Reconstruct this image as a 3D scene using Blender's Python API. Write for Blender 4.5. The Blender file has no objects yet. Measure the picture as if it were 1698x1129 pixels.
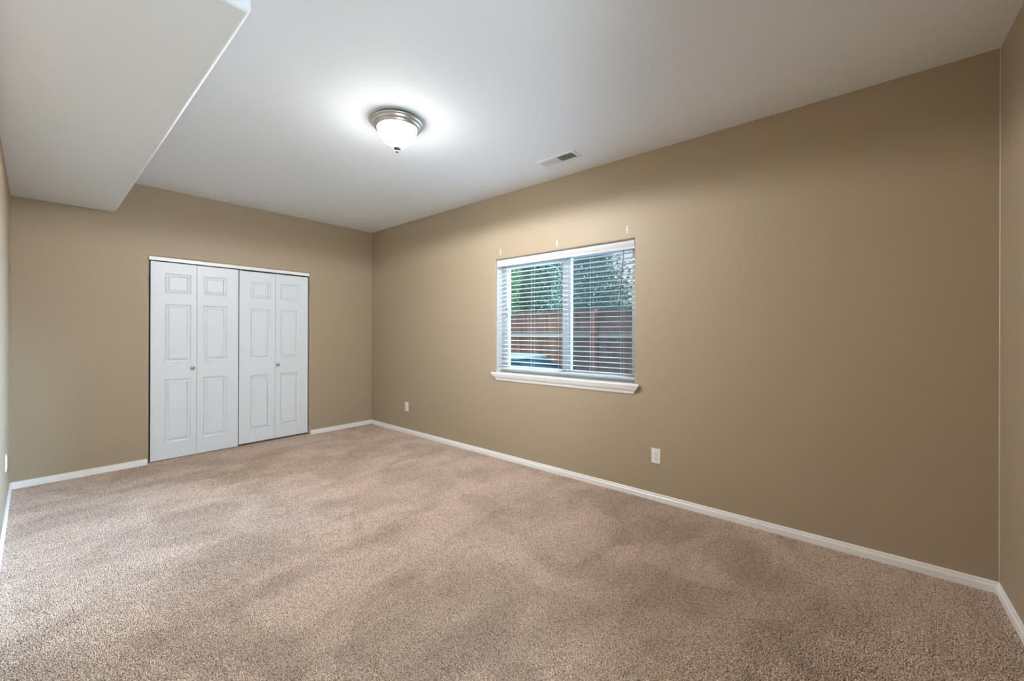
import bpy, bmesh, math, random
from math import sin, cos, pi, radians
from mathutils import Vector, Matrix

S = bpy.context.scene
COL = S.collection

# ------------------------------------------------------------------ room size
W, D, H = 3.276, 5.875, 2.74          # right wall, back wall, ceiling

# ------------------------------------------------------------------ camera
YAW, PIT, ROL, FPX = radians(49.634), radians(0.02), radians(0.16), 673.3
fw = Vector((sin(YAW) * cos(PIT), cos(YAW) * cos(PIT), sin(PIT)))
rt = Vector((cos(YAW), -sin(YAW), 0)); up = rt.cross(fw)
rt, up = rt * cos(ROL) + up * sin(ROL), -rt * sin(ROL) + up * cos(ROL)
cam_d = bpy.data.cameras.new('camera'); cam = bpy.data.objects.new('camera', cam_d); COL.objects.link(cam)
m = Matrix((rt, up, -fw)).transposed().to_4x4(); m.translation = Vector((0.13, 0.5477, 1.2974))
cam.matrix_world = m
cam_d.sensor_fit = 'HORIZONTAL'; cam_d.sensor_width = 36; cam_d.lens = FPX / 1698 * 36
cam_d.shift_y = -11.9 / 1698; cam_d.clip_start = 0.01
S.camera = cam

# ------------------------------------------------------------------ sky, daylight, exposure
SKY_COL, SKY_STR = (0.88, 0.94, 1.0, 1), 1.6
SUN_STR, SUN_COL = 46.0, (0.73, 1.20, 1.86)    # daylight reads blue beside the warm lamp the picture is balanced for
LAMP_STR, LAMP_COL = 122.0, (1.0, 0.99, 0.95, 1)
SIDE_W, SIDE_COL = 108.0, (0.97, 1.0, 1.07)
FILL_W, FILL_COL = 42.0, (0.80, 0.99, 1.16)      # added area light, fills the room from behind the camera
world = bpy.data.worlds.new('overcast_sky'); S.world = world; world.use_nodes = True
bgn = world.node_tree.nodes['Background']; bgn.inputs[0].default_value = SKY_COL; bgn.inputs[1].default_value = SKY_STR
sun_d = bpy.data.lights.new('bright_overcast_sun', 'SUN'); sun_d.energy = SUN_STR; sun_d.color = SUN_COL; sun_d.angle = radians(40)
sun = bpy.data.objects.new('bright_overcast_sun', sun_d); COL.objects.link(sun)
sun.rotation_euler = Vector((-0.80, 0.30, -0.20)).to_track_quat('-Z', 'Y').to_euler()
S.view_settings.view_transform = 'Standard'; S.view_settings.look = 'None'
S.view_settings.gamma = 1; S.view_settings.use_curve_mapping = False
S.view_settings.exposure = 0.45
S.cycles.use_denoising = True
S.cycles.max_bounces = 10; S.cycles.diffuse_bounces = 8; S.cycles.transparent_max_bounces = 24
S.cycles.sample_clamp_indirect = 8
S.cycles.caustics_reflective = False; S.cycles.caustics_refractive = False

# ------------------------------------------------------------------ materials
def mat(name, col, rough=0.5, metal=0.0, spec=0.5, bump=None, emit=None):
    mt = bpy.data.materials.new(name); mt.use_nodes = True
    nt = mt.node_tree; b = nt.nodes['Principled BSDF']
    b.inputs['Base Color'].default_value = (*col, 1); b.inputs['Roughness'].default_value = rough
    b.inputs['Metallic'].default_value = metal; b.inputs['Specular IOR Level'].default_value = spec
    if bump:
        scale, strength, dist = bump
        tc = nt.nodes.new('ShaderNodeTexCoord'); n = nt.nodes.new('ShaderNodeTexNoise')
        n.inputs['Scale'].default_value = scale; n.inputs['Detail'].default_value = 3
        bp = nt.nodes.new('ShaderNodeBump'); bp.inputs['Strength'].default_value = strength; bp.inputs['Distance'].default_value = dist
        nt.links.new(tc.outputs['Object'], n.inputs['Vector']); nt.links.new(n.outputs['Fac'], bp.inputs['Height'])
        nt.links.new(bp.outputs['Normal'], b.inputs['Normal'])
    if emit:
        b.inputs['Emission Color'].default_value = emit[0]; b.inputs['Emission Strength'].default_value = emit[1]
    return mt

WALL_COL = (0.42, 0.333, 0.228)
M_wall = mat('tan_wall_paint', WALL_COL, 0.5, spec=0.3, bump=(90, 0.12, 0.004))
M_ceil = mat('white_ceiling_paint', (0.89, 0.93, 0.965), 0.8, spec=0.2, bump=(70, 0.1, 0.004))
M_trim = mat('white_trim_paint', (0.91, 0.90, 0.87), 0.35)
M_door = mat('white_door_paint', (0.77, 0.81, 0.84), 0.4)
M_vinyl = mat('white_vinyl', (0.60, 0.60, 0.585), 0.4)
M_blind = mat('white_blind_slat', (0.58, 0.58, 0.57), 0.55, spec=0.3)
M_cord = mat('white_blind_cord', (0.55, 0.55, 0.53), 0.8)
M_dcord = mat('dark_cord', (0.10, 0.10, 0.09), 0.6)
M_tassel = mat('black_tassel', (0.015, 0.013, 0.012), 0.4)
M_nickel = mat('brushed_nickel', (0.62, 0.60, 0.56), 0.38, metal=1.0)
M_finial = mat('aged_nickel', (0.20, 0.165, 0.11), 0.35, metal=1.0)
M_chrome = mat('polished_chrome', (0.55, 0.55, 0.55), 0.12, metal=1.0)
M_plate = mat('white_plastic', (0.84, 0.83, 0.79), 0.35)
M_patch = mat('off_white_patch', (0.60, 0.55, 0.47), 0.6)
M_slot = mat('dark_slot', (0.02, 0.02, 0.02), 0.7)
M_vent = mat('white_vent_enamel', (0.80, 0.80, 0.79), 0.4)
M_duct = mat('dark_duct', (0.03, 0.03, 0.032), 0.7)
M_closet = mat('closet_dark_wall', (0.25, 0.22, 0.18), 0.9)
M_caulk = mat('pale_caulk', (0.62, 0.53, 0.40), 0.6)
M_glow = mat('lit_alabaster_glass', (0.9, 0.86, 0.78), 0.3, emit=(LAMP_COL, LAMP_STR))
def lit_glass(mt):
    # the bulbs sit low in the bowl: the glass is dimmer and yellower near the rim
    nt = mt.node_tree; b = nt.nodes['Principled BSDF']
    tc = nt.nodes.new('ShaderNodeTexCoord'); sx = nt.nodes.new('ShaderNodeSeparateXYZ'); nt.links.new(tc.outputs['Object'], sx.inputs[0])
    mr = nt.nodes.new('ShaderNodeMapRange'); nt.links.new(sx.outputs['Z'], mr.inputs['Value'])
    mr.inputs['From Min'].default_value = H - 0.066; mr.inputs['From Max'].default_value = H - 0.150
    mr.inputs['To Min'].default_value = RIM; mr.inputs['To Max'].default_value = 1.0
    ml = nt.nodes.new('ShaderNodeMath'); ml.operation = 'MULTIPLY'; ml.inputs[1].default_value = LAMP_STR
    pw = nt.nodes.new('ShaderNodeMath'); pw.operation = 'POWER'; pw.inputs[1].default_value = 2.0
    nt.links.new(mr.outputs[0], pw.inputs[0]); nt.links.new(pw.outputs[0], ml.inputs[0]); nt.links.new(ml.outputs[0], b.inputs['Emission Strength'])
RIM = 0.15
lit_glass(M_glow)
M_rail = mat('weathered_grey_wood', (0.22, 0.235, 0.25), 0.8, bump=(60, 0.4, 0.01))
M_post = mat('red_cedar_post', (0.24, 0.085, 0.05), 0.8, bump=(40, 0.4, 0.01))
M_trunk = mat('bark', (0.07, 0.05, 0.04), 0.9)
M_lid = mat('pale_grey_lid', (0.13, 0.165, 0.18), 0.6, spec=0.2)
M_box = mat('dark_teal_panel', (0.008, 0.024, 0.030), 0.9, spec=0.05)
M_ground = mat('garden_soil', (0.13, 0.11, 0.08), 0.9, bump=(20, 0.5, 0.03))

def ramp(nt, fac, stops):
    r = nt.nodes.new('ShaderNodeValToRGB'); e = r.color_ramp.elements
    while len(e) < len(stops): e.new(0.5)
    for k, (p, c) in enumerate(stops):
        e[k].position = p; e[k].color = (*c, 1)
    nt.links.new(fac, r.inputs[0]); return r.outputs[0]

def noise(nt, vec, scale, detail=2, rough=0.5, dist=0):
    n = nt.nodes.new('ShaderNodeTexNoise'); n.inputs['Scale'].default_value = scale
    n.inputs['Detail'].default_value = detail; n.inputs['Roughness'].default_value = rough; n.inputs['Distortion'].default_value = dist
    if vec is not None: nt.links.new(vec, n.inputs['Vector'])
    return n.outputs['Fac']

def mapping(nt, vec, scale=(1, 1, 1), rot=(0, 0, 0)):
    mp = nt.nodes.new('ShaderNodeMapping'); mp.inputs['Scale'].default_value = scale; mp.inputs['Rotation'].default_value = rot
    nt.links.new(vec, mp.inputs['Vector']); return mp.outputs[0]

def mix(nt, a, b, fac, mode='MULTIPLY'):
    x = nt.nodes.new('ShaderNodeMix'); x.data_type = 'RGBA'; x.blend_type = mode
    nt.links.new(a, x.inputs['A']); nt.links.new(b, x.inputs['B'])
    if isinstance(fac, (int, float)): x.inputs['Factor'].default_value = fac
    else: nt.links.new(fac, x.inputs['Factor'])
    return x.outputs['Result']

def carpet_material(name):
    mt = bpy.data.materials.new(name); mt.use_nodes = True
    nt = mt.node_tree; b = nt.nodes['Principled BSDF']; b.inputs['Roughness'].default_value = 0.95
    b.inputs['Specular IOR Level'].default_value = 0.1
    tc = nt.nodes.new('ShaderNodeNewGeometry'); v = tc.outputs['Position']
    tuft = noise(nt, v, 150, 2, 0.55, 0.3)
    yarn = ramp(nt, tuft, [(0.34, (0.29, 0.19, 0.135)), (0.45, (0.57, 0.435, 0.34)), (0.60, (0.75, 0.60, 0.49))])
    # direction the pile lies in: long strokes of the vacuum cleaner and scuffed patches
    strokes = noise(nt, mapping(nt, v, (0.45, 3.2, 1), (0, 0, radians(62))), 1.6, 2, 0.5, 0.5)
    c1 = ramp(nt, strokes, [(0.40, (0.91, 0.905, 0.90)), (0.48, (0.99, 0.99, 0.99)), (0.60, (1.02, 1.02, 1.02))])
    patches = noise(nt, v, 1.9, 3, 0.5, 1.0)
    c2 = ramp(nt, patches, [(0.40, (0.86, 0.85, 0.84)), (0.48, (0.95, 0.945, 0.94)), (0.53, (1.02, 1.02, 1.02)), (0.60, (1.06, 1.06, 1.06))])
    col = mix(nt, mix(nt, yarn, c1, 1.0), c2, 1.0)
    nt.links.new(col, b.inputs['Base Color'])
    return mt
M_pile = carpet_material('heathered_cut_pile_yarn')
M_carpet = mat('carpet_backing', (0.45, 0.35, 0.28), 0.95)

def glass_material():
    mt = bpy.data.materials.new('clear_window_glass'); mt.use_nodes = True
    nt = mt.node_tree; nt.nodes.remove(nt.nodes['Principled BSDF']); out = nt.nodes['Material Output']
    t = nt.nodes.new('ShaderNodeBsdfTransparent'); t.inputs[0].default_value = (0.95, 0.97, 0.96, 1)
    g = nt.nodes.new('ShaderNodeBsdfGlossy'); g.inputs['Roughness'].default_value = 0.02
    fr = nt.nodes.new('ShaderNodeFresnel'); fr.inputs['IOR'].default_value = 1.3
    mx = nt.nodes.new('ShaderNodeMixShader')
    nt.links.new(fr.outputs[0], mx.inputs[0]); nt.links.new(t.outputs[0], mx.inputs[1]); nt.links.new(g.outputs[0], mx.inputs[2])
    nt.links.new(mx.outputs[0], out.inputs[0]); return mt
M_glass = glass_material()

def screen_material():
    mt = bpy.data.materials.new('grey_insect_mesh'); mt.use_nodes = True
    nt = mt.node_tree; nt.nodes.remove(nt.nodes['Principled BSDF']); out = nt.nodes['Material Output']
    t = nt.nodes.new('ShaderNodeBsdfTransparent')
    d = nt.nodes.new('ShaderNodeBsdfDiffuse'); d.inputs[0].default_value = (0.14, 0.15, 0.155, 1)
    mx = nt.nodes.new('ShaderNodeMixShader'); mx.inputs[0].default_value = 0.38
    nt.links.new(t.outputs[0], mx.inputs[1]); nt.links.new(d.outputs[0], mx.inputs[2]); nt.links.new(mx.outputs[0], out.inputs[0])
    return mt
M_screen = screen_material()

def foliage_material(name, dark, mid, light):
    mt = bpy.data.materials.new(name); mt.use_nodes = True
    nt = mt.node_tree; b = nt.nodes['Principled BSDF']; b.inputs['Roughness'].default_value = 0.6
    tc = nt.nodes.new('ShaderNodeTexCoord')
    col = ramp(nt, noise(nt, tc.outputs['Object'], 5, 4, 0.7), [(0.38, dark), (0.5, mid), (0.62, light)])
    nt.links.new(col, b.inputs['Base Color'])
    return mt
M_leafA = foliage_material('bright_green_foliage', (0.04, 0.09, 0.025), (0.13, 0.25, 0.06), (0.28, 0.42, 0.12))
M_leafB = foliage_material('dark_green_foliage', (0.03, 0.06, 0.035), (0.07, 0.13, 0.065), (0.14, 0.22, 0.10))
M_leafC = foliage_material('blue_green_conifer_needles', (0.04, 0.085, 0.055), (0.10, 0.18, 0.115), (0.19, 0.28, 0.16))

def board_material():
    mt = bpy.data.materials.new('stained_fence_boards'); mt.use_nodes = True
    nt = mt.node_tree; b = nt.nodes['Principled BSDF']; b.inputs['Roughness'].default_value = 0.8
    tc = nt.nodes.new('ShaderNodeTexCoord')
    v = mapping(nt, tc.outputs['Object'], (8, 18, 0.8))
    col = ramp(nt, noise(nt, v, 1.0, 4, 0.65), [(0.34, (0.05, 0.024, 0.017)), (0.5, (0.115, 0.057, 0.038)), (0.66, (0.18, 0.10, 0.072))])
    nt.links.new(col, b.inputs['Base Color']); return mt
M_board = board_material()

# ------------------------------------------------------------------ mesh helpers
def obj(name, bm, material, parent=None, smooth=False):
    bmesh.ops.recalc_face_normals(bm, faces=bm.faces)
    me = bpy.data.meshes.new(name); bm.to_mesh(me); bm.free()
    if smooth:
        for p in me.polygons: p.use_smooth = True
    me.materials.append(material)
    o = bpy.data.objects.new(name, me); COL.objects.link(o)
    if parent:
        o.parent = parent
        o.matrix_parent_inverse = Matrix.Translation(-parent.location)   # part coordinates are written in room coordinates
    return o

def box(bm, x0, x1, y0, y1, z0, z1, bevel=0, seg=2):
    r = bmesh.ops.create_cube(bm, size=1)
    vs = r['verts']
    for v in vs:
        v.co = Vector((x0 + (v.co.x + .5) * (x1 - x0), y0 + (v.co.y + .5) * (y1 - y0), z0 + (v.co.z + .5) * (z1 - z0)))
    if bevel:
        es = {e for v in vs for e in v.link_edges}
        bmesh.ops.bevel(bm, geom=list(es), offset=bevel, segments=seg, profile=0.5, affect='EDGES')

def B(x0, x1, y0, y1, z0, z1, bevel=0, seg=2):
    bm = bmesh.new(); box(bm, x0, x1, y0, y1, z0, z1, bevel, seg); return bm

def lathe(bm, prof, centre, seg=64, axis='Z'):
    rings = []
    c = Vector(centre)
    for r, h in prof:
        ring = []
        if r < 1e-6: ring = [bm.verts.new(c + (Vector((0, 0, h)) if axis == 'Z' else Vector((0, h, 0)) if axis == 'Y' else Vector((h, 0, 0))))]
        else:
            for k in range(seg):
                a = 2 * pi * k / seg; p, q = r * cos(a), r * sin(a)
                ring.append(bm.verts.new(c + (Vector((p, q, h)) if axis == 'Z' else Vector((p, h, q)) if axis == 'Y' else Vector((h, p, q)))))
        rings.append(ring)
    for a, b in zip(rings, rings[1:]):
        n = max(len(a), len(b))
        for k in range(n):
            j = (k + 1) % n
            if len(a) == 1 and len(b) == 1: continue
            if len(a) == 1: bm.faces.new((a[0], b[k], b[j]))
            elif len(b) == 1: bm.faces.new((a[k], a[j], b[0]))
            else: bm.faces.new((a[k], a[j], b[j], b[k]))

def tube(bm, p0, p1, r, seg=8):
    p0, p1 = Vector(p0), Vector(p1); d = (p1 - p0).normalized()
    a = d.orthogonal().normalized(); b = d.cross(a)
    R0 = [bm.verts.new(p0 + (a * cos(2 * pi * k / seg) + b * sin(2 * pi * k / seg)) * r) for k in range(seg)]
    R1 = [bm.verts.new(p1 + (a * cos(2 * pi * k / seg) + b * sin(2 * pi * k / seg)) * r) for k in range(seg)]
    for k in range(seg): bm.faces.new((R0[k], R0[(k + 1) % seg], R1[(k + 1) % seg], R1[k]))
    bm.faces.new(R0); bm.faces.new(R1)

def loft(bm, loops, close=False):
    vs = [[bm.verts.new(p) for p in l] for l in loops]
    for a, b in zip(vs, vs[1:]):
        n = len(a)
        for k in range(n if close else n - 1):
            bm.faces.new((a[k], a[(k + 1) % n], b[(k + 1) % n], b[k]))
    return vs

def struct(o, label=None):
    o['kind'] = 'structure'
    if label: o['label'] = label
    return o

def empty(name, loc):
    o = bpy.data.objects.new(name, None); o.location = loc; o.empty_display_size = 0.05; COL.objects.link(o); return o

def thing(name, label, cat, loc, group=None):
    o = empty(name, loc); o['label'] = label; o['category'] = cat
    if group: o['group'] = group
    return o

# ------------------------------------------------------------------ shell
# a wall with one opening whose edges are rounded over (bullnose corners)
def wall_opening(P, u0, u1, v0, v1, a0, a1, b0, b1, depth, r=0.014, seg=5, liner=False):
    """P(u, v, d) -> point; wall spans u0..u1, v0..v1; opening a0..a1, b0..b1; d runs into the wall."""
    bm = bmesh.new()
    def rect(e, d): return [P(a0 - e, b0 - e, d), P(a1 + e, b0 - e, d), P(a1 + e, b1 + e, d), P(a0 - e, b1 + e, d)]
    loops = [rect(r, 0)] + [rect(r - r * sin(pi / 2 * k / seg), r - r * cos(pi / 2 * k / seg)) for k in range(1, seg + 1)] + [rect(0, depth)]
    vs = loft(bm, loops, True)
    if liner:                                             # second material on the flat of the reveal
        bm.faces.ensure_lookup_table()
        for f in bm.faces[-4:]: f.material_index = 1
    inner = vs[0]; back = vs[-1]
    o1 = [bm.verts.new(P(u, v, 0)) for u, v in ((u0, v0), (u1, v0), (u1, v1), (u0, v1))]
    o2 = [bm.verts.new(P(u, v, depth)) for u, v in ((u0, v0), (u1, v0), (u1, v1), (u0, v1))]
    for k in range(4):
        j = (k + 1) % 4
        bm.faces.new((o1[k], o1[j], inner[j], inner[k])); bm.faces.new((o2[k], o2[j], back[j], back[k]))
        bm.faces.new((o1[k], o1[j], o2[j], o2[k]))
    return bm

T = 0.15                                                  # wall thickness
WY0, WY1, WZ0, WZ1 = 1.922, 3.446, 0.872, 2.070           # window opening
CX0, CX1, CZ1 = 0.864, 2.410, 2.058                       # closet opening
struct(obj('wall_right', wall_opening(lambda u, v, d: Vector((W + d, u, v)), -T, D + 0.9, -0.12, H + 0.12, WY0, WY1, WZ0, WZ1, T, liner=True), M_wall),
       'tan painted wall with the window').data.materials.append(M_trim)
struct(obj('wall_back', wall_opening(lambda u, v, d: Vector((u, D + d, v)), 0, W, -0.12, H + 0.05, CX0, CX1, -0.08, CZ1, 0.115), M_wall),
       'tan painted end wall with the closet doors')
NX0, NX1, NZ0, NZ1 = 0.14, 0.96, 0.80, 2.00               # opening for the added fill window, in the near wall behind the camera
struct(obj('wall_left', B(-T, 0, -T, D + 0.9, -0.12, H + 0.12), M_wall), 'tan painted wall at the left edge')
struct(obj('wall_near', wall_opening(lambda u, v, d: Vector((u, -d, v)), 0, W, -0.12, H + 0.12, NX0, NX1, NZ0, NZ1, T), M_wall), 'tan painted wall at the right edge of the photo')
struct(obj('ceiling', B(0, W, 0, D, H, H + 0.12), M_ceil), 'flat white ceiling')
struct(obj('floor', B(0, W, 0, D + 0.9, -0.12, -0.009), M_carpet), 'beige brown heathered cut pile carpet')
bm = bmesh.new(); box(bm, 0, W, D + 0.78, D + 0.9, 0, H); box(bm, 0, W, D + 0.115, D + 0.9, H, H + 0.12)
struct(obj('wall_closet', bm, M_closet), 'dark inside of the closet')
# carpet pile: short curled yarn tufts, laid out in square patches that are turned and repeated over the floor
import numpy as np
TILE = 0.273
def pile_patch(seed):
    r = np.random.default_rng(seed); n = 56; st = TILE / n
    gx, gy = np.meshgrid(np.arange(n), np.arange(n)); c = np.stack([gx.ravel(), gy.ravel()], 1) * st - TILE / 2 + st / 2
    c = c + r.uniform(-.55, .55, c.shape) * st; N = len(c); ns, nr = 4, 4
    ang = r.uniform(0, 2 * np.pi, N); lean = r.uniform(0.2, 1.0, N) * 0.0058; hgt = r.uniform(0.75, 1.15, N) * 0.0085
    rad = r.uniform(0.8, 1.25, N) * 0.0024; curl = r.uniform(-1.6, 1.6, N)
    V = np.zeros((N, nr * ns + 1, 3)); tt = [0, .45, .8, 1.0]; wr = [0.75, 1.0, 1.0, 0.55]
    for k in range(nr):
        t = tt[k]; a = ang + curl * t
        cx = c[:, 0] + np.cos(a) * lean * t; cy = c[:, 1] + np.sin(a) * lean * t; cz = hgt * (t - 0.12 * t * t)
        for j in range(ns):
            b = 2 * np.pi * j / ns + ang
            V[:, k * ns + j, 0] = cx + np.cos(b) * rad * wr[k]; V[:, k * ns + j, 1] = cy + np.sin(b) * rad * wr[k]; V[:, k * ns + j, 2] = cz
    V[:, -1] = V[:, (nr - 1) * ns:nr * ns].mean(1) + [0, 0, 0.0007]
    q = [[k * ns + j, k * ns + (j + 1) % ns, (k + 1) * ns + (j + 1) % ns, (k + 1) * ns + j] for k in range(nr - 1) for j in range(ns)]
    tr = [[(nr - 1) * ns + j, (nr - 1) * ns + (j + 1) % ns, nr * ns] for j in range(ns)]
    off = (np.arange(N) * (nr * ns + 1))[:, None, None]
    Q = (np.array(q)[None] + off).reshape(-1, 4); R = (np.array(tr)[None] + off).reshape(-1, 3)
    me = bpy.data.meshes.new('carpet_tufts'); vv = V.reshape(-1, 3)
    me.vertices.add(len(vv)); me.vertices.foreach_set('co', vv.ravel())
    lv = np.concatenate([Q.ravel(), R.ravel()]); me.loops.add(len(lv)); me.loops.foreach_set('vertex_index', lv)
    ls = np.concatenate([np.arange(len(Q)) * 4, len(Q) * 4 + np.arange(len(R)) * 3]); me.polygons.add(len(ls)); me.polygons.foreach_set('loop_start', ls)
    me.polygons.foreach_set('use_smooth', np.ones(len(ls), bool)); me.update(calc_edges=True); me.materials.append(M_pile)
    return bpy.data.objects.new('carpet_tufts', me)
def carpet_pile():
    nx, ny = 12, 22
    me = bpy.data.meshes.new('carpet_pile')
    me.from_pydata([(TILE * (i + .5), TILE * (j + .5), -0.0095) for i in range(nx) for j in range(ny)], [], [])
    o = bpy.data.objects.new('carpet_pile', me); COL.objects.link(o)
    g = bpy.data.node_groups.new('lay_pile', 'GeometryNodeTree')
    g.interface.new_socket('Geometry', in_out='INPUT', socket_type='NodeSocketGeometry'); g.interface.new_socket('Geometry', in_out='OUTPUT', socket_type='NodeSocketGeometry')
    N, L = g.nodes.new, g.links.new
    gi, go = N('NodeGroupInput'), N('NodeGroupOutput'); gtoi = N('GeometryNodeGeometryToInstance')
    for sd in range(4):
        oi = N('GeometryNodeObjectInfo'); oi.inputs['Object'].default_value = pile_patch(sd + 1); L(oi.outputs['Geometry'], gtoi.inputs[0])
    iop = N('GeometryNodeInstanceOnPoints'); iop.inputs['Pick Instance'].default_value = True
    ri, rr, mu, cb = N('FunctionNodeRandomValue'), N('FunctionNodeRandomValue'), N('ShaderNodeMath'), N('ShaderNodeCombineXYZ')
    for nd, hi, sd in ((ri, 3, 11), (rr, 3, 7)):
        nd.data_type = 'INT'; nd.inputs[4].default_value = 0; nd.inputs[5].default_value = hi; nd.inputs['Seed'].default_value = sd
    mu.operation = 'MULTIPLY'; mu.inputs[1].default_value = pi / 2
    L(gi.outputs[0], iop.inputs['Points']); L(gtoi.outputs[0], iop.inputs['Instance']); L(ri.outputs[2], iop.inputs['Instance Index'])
    L(rr.outputs[2], mu.inputs[0]); L(mu.outputs[0], cb.inputs['Z']); L(cb.outputs[0], iop.inputs['Rotation']); L(iop.outputs[0], go.inputs[0])
    md = o.modifiers.new('lay_pile', 'NODES'); md.node_group = g
    o['kind'] = 'stuff'; o['label'] = 'beige brown cut pile carpet with vacuum marks covering the floor'; o['category'] = 'carpet'
carpet_pile()
# lowered boxed-in part of the ceiling along the left wall
bm = B(-0.03, 0.627, 2.180, D + 0.03, 2.427, H + 0.04)
es = [e for e in bm.edges if all(abs(v.co.z - 2.427) < 1e-4 for v in e.verts) and (all(v.co.x > .6 for v in e.verts) or all(v.co.y < 2.2 for v in e.verts))]
es += [e for e in bm.edges if all(v.co.x > .6 and v.co.y < 2.2 for v in e.verts)]
bmesh.ops.bevel(bm, geom=es, offset=0.018, segments=6, profile=0.5, affect='EDGES')
struct(obj('ceiling_soffit', bm, M_ceil), 'white boxed soffit hanging below the ceiling at upper left')

# baseboards
PROF = [(0, 0.0535), (0.0035, 0.0535), (0.007, 0.0505), (0.0078, 0.046), (0.0072, 0.043), (0.0085, 0.0405), (0.0085, 0.036), (0.0118, 0.032), (0.0125, 0.028), (0.0125, -0.009)]
def baseboard(name, p0, p1, n, label, m0=0, m1=0):
    """m0/m1: +1 cuts a mitre into an inside corner at that end."""
    p0, p1, n = Vector(p0), Vector(p1), Vector(n); d = (p1 - p0).normalized()
    bm = bmesh.new()
    a = [p0 + n * t + d * t * m0 + Vector((0, 0, z)) for t, z in PROF] + [p0 - Vector((0, 0, 0.009))]
    b = [p1 + n * t - d * t * m1 + Vector((0, 0, z)) for t, z in PROF] + [p1 - Vector((0, 0, 0.009))]
    v = loft(bm, [a, b], True)
    bm.faces.new(v[0]); bm.faces.new(v[1])
    return struct(obj(name, bm, M_trim), label)
baseboard('baseboard_right', (W, 0, 0), (W, D, 0), (-1, 0, 0), 'white baseboard under the window wall', 1, 1)
baseboard('baseboard_near', (0, 0, 0), (W, 0, 0), (0, 1, 0), 'white baseboard at the right edge of the photo', 1, 1)
baseboard('baseboard_left', (0, 0, 0), (0, D, 0), (1, 0, 0), 'white baseboard at the left edge of the photo', 1, 1)
baseboard('baseboard_back', (0, D, 0), (CX0 - 0.012, D, 0), (0, -1, 0), 'short white baseboard left of the closet', 1, 0)
baseboard('baseboard_back_right', (CX1 + 0.012, D, 0), (W, D, 0), (0, -1, 0), 'short white baseboard right of the closet', 0, 1)
# pale bead of caulk in the corner of the two right-hand walls
bm = bmesh.new(); tube(bm, (W, 0, 0.053), (W, 0, H), 0.0028, 8)
struct(obj('trim_2', bm, M_caulk), 'thin pale caulk line in the right corner')

# ------------------------------------------------------------------ closet
trk = bmesh.new()
box(trk, CX0 + 0.001, CX1 - 0.001, D + 0.014, D + 0.060, 2.050, CZ1 - 0.001)
box(trk, CX0 + 0.001, CX1 - 0.001, D + 0.014, D + 0.019, 2.021, 2.050, 0.0015)
box(trk, CX0 + 0.001, CX1 - 0.001, D + 0.055, D + 0.060, 2.028, 2.050)
struct(obj('trim_1', trk, M_trim), 'white metal track above the closet doors')

def raised_panel(bm, x0, x1, z0, z1, y):
    """moulded field pressed in the door skin: sticking slope, cove, flat, raised field. y = door face, -y towards the room"""
    prof = [(0, 0), (0.005, 0.006), (0.013, 0.0115), (0.022, 0.0115), (0.034, 0.0040), (0.037, 0.0025)]
    loops = [[Vector((x0 + e, y + d, z0 + e)), Vector((x1 - e, y + d, z0 + e)), Vector((x1 - e, y + d, z1 - e)), Vector((x0 + e, y + d, z1 - e))] for e, d in prof]
    v = loft(bm, loops, True); bm.faces.new(v[-1]); return v[0]

def door_leaf(name, x0, x1, z0, z1, fields, parent, y):
    """one leaf of a bifold door: flat skin with pressed panels, edges and back"""
    bm = bmesh.new(); th = 0.033; r = 0.002
    zs = sorted(fields, key=lambda f: f[2])
    fx0, fx1 = zs[0][0], zs[0][1]
    V = lambda x, z, d=0: bm.verts.new(Vector((x, y + d, z)))
    # strips: below, between, above the fields, full width; and the stiles beside each field
    rows = [z0 + r] + [z for f in zs for z in (f[2], f[3])] + [z1 - r]
    for k in range(0, len(rows), 2):
        bm.faces.new((V(x0 + r, rows[k]), V(x1 - r, rows[k]), V(x1 - r, rows[k + 1]), V(x0 + r, rows[k + 1])))
    for (a, b, c, d) in zs:
        bm.faces.new((V(x0 + r, c), V(a, c), V(a, d), V(x0 + r, d)))
        bm.faces.new((V(b, c), V(x1 - r, c), V(x1 - r, d), V(b, d)))
        raised_panel(bm, a, b, c, d, y)
    R = lambda e, d: [Vector((x0 + e, y + d, z0 + e)), Vector((x1 - e, y + d, z0 + e)), Vector((x1 - e, y + d, z1 - e)), Vector((x0 + e, y + d, z1 - e))]
    v = loft(bm, [R(r, 0), R(r * .3, r * .3), R(0, r), R(0, th)], True); bm.faces.new(v[-1])
    bmesh.ops.remove_doubles(bm, verts=bm.verts, dist=1e-5)
    return obj(name, bm, M_door, parent)

def bifold(name, x0, xm, x1, z0, z1, fa, fb, knob, label, y):
    t = empty(name, ((x0 + x1) / 2, y, 0)); struct(t, label); t['category'] = 'door'
    door_leaf('door_leaf', x0, xm - 0.0012, z0, z1, fa, t, y)
    door_leaf('door_leaf', xm + 0.0012, x1, z0, z1, fb, t, y)
    bm = bmesh.new()
    lathe(bm, [(0, 0), (0.013, 0), (0.013, -0.003), (0.0065, -0.006), (0.006, -0.014), (0.011, -0.018), (0.0155, -0.024), (0.0165, -0.029), (0.0150, -0.034), (0.010, -0.037), (0, -0.038)], (knob[0], y, knob[1]), 32, 'Y')
    k = obj('door_knob', bm, M_chrome, t, True); k['label'] = 'small round polished chrome knob'
    for x in (x0 + 0.02, xm - .03 if x0 < 1.2 else x1 - .02):
        bm = bmesh.new(); tube(bm, (x, y + 0.016, z1 - 0.001), (x, y + 0.016, z1 + 0.03), 0.0035, 8)
        obj('pivot_pin', bm, M_plate, t)
    return t
yd = D + 0.036
rowsA = [(0.172, 0.818), (0.994, 1.587), (1.702, 1.903)]
rowsB = [(0.166, 0.803), (0.990, 1.578), (1.700, 1.896)]
F = lambda a, b, rows: [(a, b, c, d) for c, d in rows]
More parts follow.
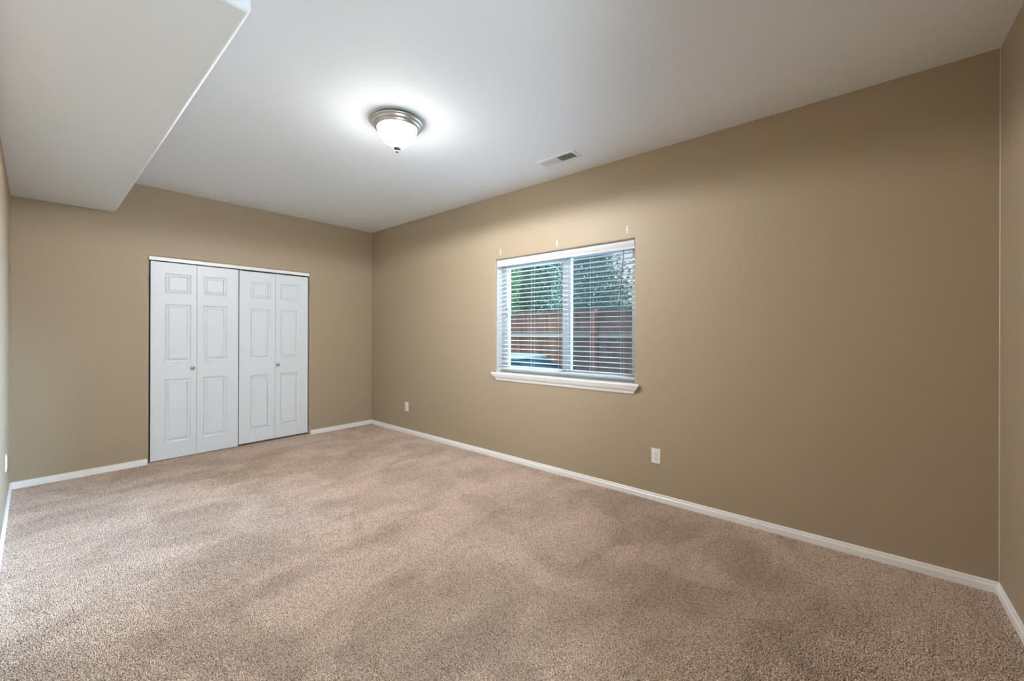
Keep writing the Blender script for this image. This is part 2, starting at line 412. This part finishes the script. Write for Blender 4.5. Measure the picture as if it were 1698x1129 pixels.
bifold('door_1', 0.879, 1.2525, 1.6335, 0.006, 2.013, F(0.990, 1.203, rowsA), F(1.309, 1.523, rowsA), (1.216, 0.926),
       'left white bifold closet door with moulded panels', yd)
bifold('door_2', 1.6425, 2.019, 2.4015, 0.022, 2.008, F(1.757, 1.969, rowsB), F(2.078, 2.292, rowsB), (2.042, 0.913),
       'right white bifold closet door with moulded panels', yd + 0.004)

# ------------------------------------------------------------------ window
win = empty('window_1', (W + 0.12, (WY0 + WY1) / 2, 0.89)); struct(win, 'white vinyl sliding window in the right wall')
FX0, FX1 = W + 0.094, W + 0.149
def ring(bm, x0, x1, y0, y1, z0, z1, w, bev=0.002, wb=None):
    wb = wb or w
    box(bm, x0, x1, y0, y0 + w, z0, z1, bev); box(bm, x0, x1, y1 - w, y1, z0, z1, bev)
    box(bm, x0, x1, y0 + w, y1 - w, z0, z0 + wb, bev); box(bm, x0, x1, y0 + w, y1 - w, z1 - w, z1, bev)
SZ = 0.8905                                                # top of the stool
bm = bmesh.new(); ring(bm, FX0, FX1, WY0 + 0.001, WY1 - 0.001, SZ, WZ1 - 0.001, 0.045, 0.003, 0.03)
box(bm, FX0 + 0.012, FX1, 2.612, 2.655, SZ + .03, WZ1 - 0.045)
obj('window_frame', bm, M_vinyl, win)
bm = bmesh.new(); ring(bm, FX0 - 0.006, FX0 + 0.026, 2.604, WY1 - 0.040, SZ + 0.006, WZ1 - 0.034, 0.066, 0.003, 0.052)
sash = obj('window_sash', bm, M_vinyl, win)
obj('glass_pane', B(FX0 + 0.008, FX0 + 0.012, 2.660, WY1 - 0.100, SZ + 0.05, WZ1 - 0.09), M_glass, sash)
obj('glass_pane', B(FX0 + 0.034, FX0 + 0.038, WY0 + 0.04, 2.62, SZ + 0.05, WZ1 - 0.04), M_glass, win)
bm = bmesh.new(); ring(bm, FX0 + 0.012, FX0 + 0.05, WY0 + 0.044, 2.612, SZ + 0.028, WZ1 - 0.044, 0.022, 0.002, 0.036)
obj('fixed_sash', bm, M_vinyl, win)
sc = obj('insect_screen', B(FX1 - 0.004, FX1 - 0.002, WY0 + 0.04, 2.63, SZ + 0.03, WZ1 - 0.04), M_screen, win)
sc['label'] = 'grey insect mesh behind the right pane'
# stool with rounded nose, and the coved apron under it
bm = bmesh.new()
y0, y1 = 1.873, 3.486
box(bm, W - 0.036, W - 0.0005, y0, y1, 0.8725, SZ, 0.006, 4)
box(bm, W - 0.01, FX1, WY0 + 0.001, WY1 - 0.001, 0.8725, SZ)
st = obj('window_stool', bm, M_trim, win)
bm = bmesh.new()
ap = [(0.0315, 0.8722), (0.0315, 0.8655), (0.0285, 0.8640), (0.0265, 0.8550), (0.0225, 0.8450), (0.0165, 0.8360), (0.0125, 0.8310), (0.0125, 0.8250), (0.0095, 0.8230), (0.0085, 0.8130), (0.0060, 0.8090)]
loops = []
for t, z in ap:
    e = 0.0345 - t * 1.0; k = max(0, (0.8722 - z)) * 0.38
    a, b = y0 + 0.006 + e * 0.9 + k, y1 - 0.006 - e * 0.7 - k
    loops.append([Vector((W - 0.0005, a, z)), Vector((W - t, a, z)), Vector((W - t, b, z)), Vector((W - 0.0005, b, z))])
v = loft(bm, loops, True); bm.faces.new(v[0]); bm.faces.new(v[-1])
obj('window_apron', bm, M_trim, st)

# made-up window behind the camera, added to let fill light in
w2 = empty('fill_window', ((NX0 + NX1) / 2, -0.12, NZ0)); struct(w2, 'white window added for fill light in the near wall, outside the photo')
bm = bmesh.new(); f2 = 0.045
for a, b, c, d in ((NX0, NX0 + f2, NZ0, NZ1), (NX1 - f2, NX1, NZ0, NZ1), (NX0 + f2, NX1 - f2, NZ0, NZ0 + f2), (NX0 + f2, NX1 - f2, NZ1 - f2, NZ1), (NX0 + f2, NX1 - f2, 1.38, 1.42)):
    box(bm, a + .001, b - .001, -0.148, -0.100, c + .001, d - .001, 0.003)
obj('window_frame', bm, M_vinyl, w2)
obj('glass_pane', B(NX0 + 0.03, NX1 - 0.03, -0.128, -0.124, NZ0 + 0.03, NZ1 - 0.03), M_glass, w2)
d2 = bpy.data.lights.new('added_fill_light', 'AREA'); d2.shape = 'RECTANGLE'; d2.size = NX1 - NX0; d2.size_y = NZ1 - NZ0; d2.energy = FILL_W; d2.color = FILL_COL  # added lamp just outside the pane, brightens the whole room
o2 = bpy.data.objects.new('added_fill_light', d2); COL.objects.link(o2); o2.location = ((NX0 + NX1) / 2, -0.17, (NZ0 + NZ1) / 2); o2.rotation_euler = (pi / 2, 0, 0)

# ------------------------------------------------------------------ blind
BX = W + 0.043; BY0, BY1 = WY0 + 0.008, WY1 - 0.012
bl = thing('window_blind', 'white horizontal slat blind hanging open inside the window recess', 'blind', (BX, (BY0 + BY1) / 2, 2.06))
bm = bmesh.new()                                           # valance: curved face
vp = [(0.014, 2.062), (0.006, 2.060), (0.004, 2.052), (0.004, 2.040), (0.006, 2.028), (0.010, 2.016), (0.012, 2.006), (0.012, 2.001), (0.008, 1.998), (0.008, 1.993), (0.016, 1.992)]
v = loft(bm, [[Vector((W + x, BY0 - 0.004, z)) for x, z in vp], [Vector((W + x, BY1 + 0.004, z)) for x, z in vp]], True)
bm.faces.new(v[0]); bm.faces.new(v[1]); obj('valance', bm, M_blind, bl)
obj('headrail', B(W + 0.018, W + 0.068, BY0, BY1, 2.012, 2.060, 0.002), M_blind, bl)
NS, ZT, PITCH = 24, 1.968, 0.0437
for k in range(NS):
    z = ZT - k * PITCH
    bm = bmesh.new(); n = 8; top, bot = [], []
    for i in range(n + 1):
        u = -1 + 2 * i / n; x = BX + 0.025 * u; zz = z + 0.0016 * (1 - u * u)
        top.append((x, zz + 0.0011)); bot.append((x, zz - 0.0011))
    lp = top + bot[::-1]
    v = loft(bm, [[Vector((x, BY0, q)) for x, q in lp], [Vector((x, BY1, q)) for x, q in lp]], True)
    bm.faces.new(v[0]); bm.faces.new(v[1]); obj('slat', bm, M_blind, bl)
zb = ZT - (NS - 1) * PITCH - 0.031
obj('bottom_rail', B(BX - 0.026, BX + 0.026, BY0, BY1, zb - 0.009, zb + 0.009, 0.003), M_blind, bl)
for y in (1.995 + 0.05, 2.335, 2.67, 2.99, 3.30):
    bm = bmesh.new()
    for x in (BX - 0.0262, BX + 0.0262):
        tube(bm, (x, y, zb), (x, y, 2.02), 0.0006, 6)
    tube(bm, (BX, y + 0.012, zb), (BX, y + 0.012, 2.02), 0.0006, 6)
    for k in range(NS):
        z = ZT - k * PITCH - 0.002
        tube(bm, (BX - 0.0262, y, z), (BX + 0.0262, y, z), 0.0007, 4)
    obj('ladder_cord', bm, M_cord, bl)
    bm = bmesh.new(); lathe(bm, [(0, -0.0005), (0.006, -0.0005), (0.006, 0.0015), (0, 0.003)], (BX - 0.027, y + 0.006, zb), 12, 'X')
    obj('cord_plug', bm, M_nickel, bl)
def tassel(bm, x, y, z):
    lathe(bm, [(0, 0.012), (0.003, 0.012), (0.0042, 0.004), (0.0075, -0.008), (0.0080, -0.013), (0.0060, -0.0165), (0, -0.017)], (x, y, z), 16)
bm = bmesh.new()
xa = W + 0.012
tube(bm, (xa, 2.017, 2.0), (xa, 2.054, 1.56), 0.0021); tube(bm, (xa + .003, 2.024, 2.0), (xa, 2.056, 1.56), 0.0013)
c = obj('tilt_cord', bm, M_dcord, bl); c['label'] = 'dark tilt cord pulled slightly aside'
bm = bmesh.new(); tassel(bm, xa, 2.056, 1.548); obj('cord_tassel', bm, M_tassel, c, True)
bm = bmesh.new()
tube(bm, (xa, 3.305, 2.0), (xa, 3.303, 1.56), 0.0011); tube(bm, (xa, 3.298, 2.0), (xa, 3.299, 1.50), 0.0011)
c = obj('lift_cord', bm, M_cord, bl)
for y, z in ((3.303, 1.553), (3.298, 1.488)):
    bm = bmesh.new(); tassel(bm, xa, y, z); obj('cord_tassel', bm, M_tassel, c, True)

# ------------------------------------------------------------------ thin plates for unpainted patches left by curtain brackets above the window
for y, z, lab in ((3.382, 2.143, 'small unpainted white patch with screw holes above the left end of the window'),
                  (2.677, 2.135, 'small unpainted white patch with screw holes above the middle of the window'),
                  (1.985, 2.151, 'small unpainted white patch with screw holes above the right end of the window')):
    t = thing('bracket_patch', lab, 'wall patch', (W, y, z), 'unpainted bracket patches above the window')
    bm = bmesh.new(); box(bm, W - 0.0016, W, y - 0.009, y + 0.009, z - 0.031, z + 0.031, 0.0006)
    obj('patch_plate', bm, M_patch, t)
    for dz in (-0.016, 0.016):
        bm = bmesh.new(); lathe(bm, [(0, -0.0022), (0.0026, -0.0022), (0.003, -0.0014), (0.003, 0)], (W, y, z + dz), 12, 'X')
        obj('screw', bm, M_slot, t)  # dark discs stand for the screw holes in the patch

# ------------------------------------------------------------------ outlets
def outlet(P, label):
    """P(u, v, d): u along the wall, v up, d out of the wall; centre at u = v = 0"""
    o = P(0, 0, 0)
    t = thing('wall_outlet', label, 'outlet', o, 'electrical outlets low on the walls')
    def slab(bm, u0, u1, v0, v1, d, ch):
        L = lambda e, dd: [P(u0 + e, v0 + e, dd), P(u1 - e, v0 + e, dd), P(u1 - e, v1 - e, dd), P(u0 + e, v1 - e, dd)]
        v = loft(bm, [L(0, 0), L(0, d * .4), L(ch * .4, d * .8), L(ch, d)], True); bm.faces.new(v[0]); bm.faces.new(v[-1])
    bm = bmesh.new(); slab(bm, -0.0365, 0.0365, -0.0585, 0.0585, 0.006, 0.004); obj('cover_plate', bm, M_plate, t)
    for vc in (0.0195, -0.0195):
        bm = bmesh.new(); pts = []
        for k in range(24):
            a = 2 * pi * k / 24; pts.append((max(-.0172, min(.0172, .0195 * cos(a))), max(-.0145, min(.0145, .0165 * sin(a)))))
        v = loft(bm, [[P(u, vc + w, 0.0055) for u, w in pts], [P(u, vc + w, 0.0078) for u, w in pts], [P(u * .95, vc + w * .95, 0.0082) for u, w in pts]], True)
        bm.faces.new(v[-1]); rc = obj('receptacle', bm, M_plate, t)
        bm = bmesh.new()
        for u, w, hu, hv in ((-0.0065, 0.004, 0.0013, 0.0042), (0.0065, 0.004, 0.0013, 0.0035), (0, -0.0075, 0.0026, 0.0024)):
            q = [P(u - hu, vc + w - hv, 0.0080), P(u + hu, vc + w - hv, 0.0080), P(u + hu, vc + w + hv, 0.0080), P(u - hu, vc + w + hv, 0.0080)]
            q2 = [P(u - hu, vc + w - hv, 0.0085), P(u + hu, vc + w - hv, 0.0085), P(u + hu, vc + w + hv, 0.0085), P(u - hu, vc + w + hv, 0.0085)]
            v = loft(bm, [q, q2], True); bm.faces.new(v[-1])
        obj('socket_slots', bm, M_slot, rc)
    bm = bmesh.new(); pts = [(0.0028 * cos(2 * pi * k / 12), 0.0028 * sin(2 * pi * k / 12)) for k in range(12)]
    v = loft(bm, [[P(u, w, 0.005) for u, w in pts], [P(u, w, 0.0068) for u, w in pts]], True); bm.faces.new(v[-1]); obj('screw', bm, M_nickel, t)
outlet(lambda u, v, d: Vector((W - d, 1.7415 - u, 0.3440 + v)), 'white duplex outlet on the window wall, right of the window and larger in view')
outlet(lambda u, v, d: Vector((W - d, 5.018 - u, 0.3420 + v)), 'white duplex outlet on the window wall close to the far corner')
outlet(lambda u, v, d: Vector((d, 5.12 + u, 0.375 + v)), 'white duplex outlet on the left wall seen almost edge on')

# ------------------------------------------------------------------ ceiling light
LX, LY = 1.729, 2.938
lt = thing('ceiling_light', 'lit flush ceiling light with brushed nickel rim and white glass bowl', 'ceiling light', (LX, LY, H))
bm = bmesh.new()
lathe(bm, [(0, H), (0.160, H), (0.162, H - .012), (0.171, H - .013), (0.1735, H - .019), (0.170, H - .0245), (0.164, H - .025), (0.1615, H - .028), (0.161, H - .037), (0.156, H - .043), (0.150, H - .044), (0.148, H - .047), (0.1475, H - .055), (0.142, H - .060), (0.136, H - .061), (0.131, H - .060), (0.128, H - .05), (0, H - .05)], (LX, LY, 0), 96)
obj('mounting_pan', bm, M_nickel, lt, True)
bm = bmesh.new(); bp = []
for k in range(15):
    t = (k / 14) ** 0.8; bp.append((0.130 * max(0, 1 - t ** 1.75) ** 0.72, H - 0.060 - 0.123 * t))
lathe(bm, [(0.125, H - .056)] + bp[:-1] + [(0, bp[-1][1])], (LX, LY, 0), 64)
g = obj('glass_bowl', bm, M_glow, lt, True); g['label'] = 'glowing white glass bowl'
bm = bmesh.new(); z = H - 0.183
lathe(bm, [(0.0, z + .006), (0.020, z + .005), (0.0245, z + .001), (0.0245, z - .002), (0.019, z - .007), (0.009, z - .011), (0.0065, z - .016), (0.0100, z - .021), (0.0105, z - .025), (0.0065, z - .030), (0, z - .032)], (LX, LY, 0), 32)
obj('finial', bm, M_finial, lt, True)

# most of the bulbs' light leaves the bowl downwards and sideways
sl = bpy.data.lights.new('ceiling_light_sidelight', 'SPOT'); sl.spot_size = pi; sl.spot_blend = 0.14; sl.shadow_soft_size = 0.1
sl.energy = SIDE_W; sl.color = SIDE_COL
so = bpy.data.objects.new('ceiling_light_sidelight', sl); COL.objects.link(so); so.location = (LX, LY, H - 0.225)

# ------------------------------------------------------------------ ceiling vent
VX, VY = 2.934, 2.428
vt = thing('ceiling_vent', 'white metal air register with two banks of louvers in the ceiling', 'vent', (VX, VY, H))
hx, hy, ox, oy = 0.070, 0.181, 0.047, 0.152
bm = bmesh.new()
def R4(ex, ey, z): return [Vector((VX - ex, VY - ey, z)), Vector((VX + ex, VY - ey, z)), Vector((VX + ex, VY + ey, z)), Vector((VX - ex, VY + ey, z))]
v = loft(bm, [R4(hx, hy, H), R4(hx, hy, H - .003), R4(hx - .008, hy - .008, H - .008), R4(ox + .004, oy + .004, H - .009), R4(ox, oy, H - .007), R4(ox, oy, H - .001)], True)
box(bm, VX - ox, VX + ox, VY - 0.004, VY + 0.004, H - 0.0085, H - 0.001)
obj('vent_frame', bm, M_vent, vt)
obj('duct_opening', B(VX - ox, VX + ox, VY - oy, VY + oy, H - 0.0012, H - 0.0002), M_duct, vt)
for side in (-1, 1):
    n = 14
    for k in range(n):
        yc = VY + side * (0.004 + (oy - 0.004) * (k + .5) / n)
        bm = bmesh.new(); tl = radians(38) * side
        dy, dz = 0.0052 * sin(tl), 0.0052 * cos(tl) * 0.62
        zc = H - 0.0045
        a = [Vector((VX - ox, yc - dy, zc + dz)), Vector((VX + ox, yc - dy, zc + dz)), Vector((VX + ox, yc + dy, zc - dz)), Vector((VX - ox, yc + dy, zc - dz))]
        off = Vector((0, 0.0011, 0))
        v = loft(bm, [a, [p + off for p in a]], True); bm.faces.new(v[0]); bm.faces.new(v[1])
        obj('louver', bm, M_vent, vt)
for dx in (-0.016, 0.016):
    obj('louver_bar', B(VX + dx - .0012, VX + dx + .0012, VY - oy, VY - .004, H - 0.0088, H - 0.0072), M_vent, vt)

# ------------------------------------------------------------------ outside
GZ = -0.1
bm = B(W + T + 0.01, W + 16, -9, 18, GZ - 0.1, GZ)
struct(obj('garden_ground', bm, M_ground), 'bare garden ground outside the window')
FX = W + 3.0
fn = thing('garden_fence', 'tall brown stained board fence seen through the window', 'fence', (FX, 4.5, GZ))
bm = bmesh.new(); rnd = random.Random(3); y = -1.5
while y < 10.5:
    w = 0.089; dz = rnd.uniform(-0.006, 0.006); dx = rnd.uniform(0, 0.003)
    box(bm, FX + dx, FX + 0.018 + dx, y, y + w, GZ + 0.03, 1.712 + dz); y += w + 0.002
obj('fence_boards', bm, M_board, fn)
for z in (1.262, 0.30):
    r_ = obj('fence_rail', B(FX - 0.040, FX - 0.0005, -1.5, 10.5, z - 0.034, z + 0.034, 0.003), M_rail, fn)
    r_['label'] = 'weathered grey rail'
for y in (1.5, 3.905, 6.31, 8.7):
    p_ = obj('fence_post', B(FX - 0.130, FX - 0.041, y - 0.046, y + 0.046, GZ - 0.05, 1.70, 0.004), M_post, fn)
    p_['label'] = 'reddish square post'
obj('cap_board', B(FX - 0.045, FX - 0.0005, -1.5, 10.5, 1.655, 1.705, 0.003), M_board, fn)

bx = thing('garden_box', 'low dark teal box with sloping ends and pale grey top in front of the fence', 'box', (W + 1.35, 4.7, GZ))
X0 = W + 1.0
bm = bmesh.new()
L4 = lambda x0, x1, ya, yb, z: [Vector((x0, ya, z)), Vector((x1, ya, z)), Vector((x1, yb, z)), Vector((x0, yb, z))]
v = loft(bm, [L4(X0 - .05, X0 + .75, 3.55, 5.9, GZ), L4(X0 - .05, X0 + .75, 3.55, 5.9, 0.74), L4(X0, X0 + .70, 4.02, 5.5, 0.945)], True); bm.faces.new(v[0]); bm.faces.new(v[-1])
bmesh.ops.bevel(bm, geom=list(bm.edges), offset=0.015, segments=2, profile=0.5, affect='EDGES')
obj('box_body', bm, M_box, bx)
obj('box_lid', B(X0 - 0.012, X0 + 0.712, 4.00, 5.52, 0.9455, 0.990, 0.012, 3), M_lid, bx)

def tree(name, label, cat_x, cat_y, h, rad, n, size, seed, material, group, cone=True, droop=0.3, zlow=0.3):
    """trunk plus a crown of many small sprays of foliage on drooping or rising branches"""
    rnd = random.Random(seed)
    t = thing(name, label, 'tree', (cat_x, cat_y, GZ), group)
    bm = bmesh.new(); tube(bm, (cat_x, cat_y, GZ - 0.1), (cat_x, cat_y, GZ + h * 0.92), 0.07, 10); obj('trunk', bm, M_trunk, t)
    bm = bmesh.new()
    nb = max(30, n // 60)
    for b in range(nb):
        f = (b + rnd.random()) / nb
        z0 = GZ + zlow + (h - zlow) * f
        rr = rad * ((1 - f) ** 0.75 if cone else math.sqrt(max(0.02, 1 - (2 * f - 1) ** 2)) ** 0.8) * rnd.uniform(0.75, 1.12) + 0.06
        az = rnd.uniform(0, 2 * pi); dr = Vector((cos(az), sin(az), 0)); side = Vector((-sin(az), cos(az), 0))
        for k in range(n // nb):
            u = rnd.random() ** 0.6
            p = Vector((cat_x, cat_y, z0)) + dr * rr * u + Vector((0, 0, 1)) * (droop * rr * u * (1 if cone else 0.2) * u) \
                + side * rnd.gauss(0, 0.10 * rr * (1.15 - u * .6) + .02) + Vector((0, 0, rnd.gauss(0, 0.05 + .04 * rr)))
            d = (dr * rnd.uniform(.3, 1) + side * rnd.uniform(-.8, .8) + Vector((0, 0, rnd.uniform(-.35, .7)))).normalized()
            w = d.cross(Vector((rnd.uniform(-1, 1), rnd.uniform(-1, 1), rnd.uniform(-1, 1)))).normalized()
            L = size * rnd.uniform(.6, 1.5); ww = L * 0.22
            q = d.cross(w).normalized() * ww * .35
            a, b_, c_, e_ = p, p + d * L * .5 + w * ww + q, p + d * L, p + d * L * .5 - w * ww + q
            bm.faces.new([bm.verts.new(x) for x in (a, b_, c_)]); bm.faces.new([bm.verts.new(x) for x in (a, c_, e_)])
    obj('foliage', bm, material, t)
G = 'trees behind the garden fence'
tree('leafy_tree', 'bright green leafy tree behind the fence at the left of the window', FX + 1.1, 7.75, 4.2, 0.90, 34000, 0.06, 1, M_leafA, G, False, zlow=0.9)
tree('evergreen_tree', 'dark green tree behind the fence near the middle of the window', FX + 3.0, 6.98, 5.0, 0.80, 34000, 0.06, 2, M_leafB, G, False, zlow=0.9)
tree('conifer_tree', 'blue green conifer behind the fence in the right window pane', FX + 7.3, 9.65, 7.4, 3.3, 90000, 0.12, 5, M_leafC, G, True, 0.2, zlow=1.3)
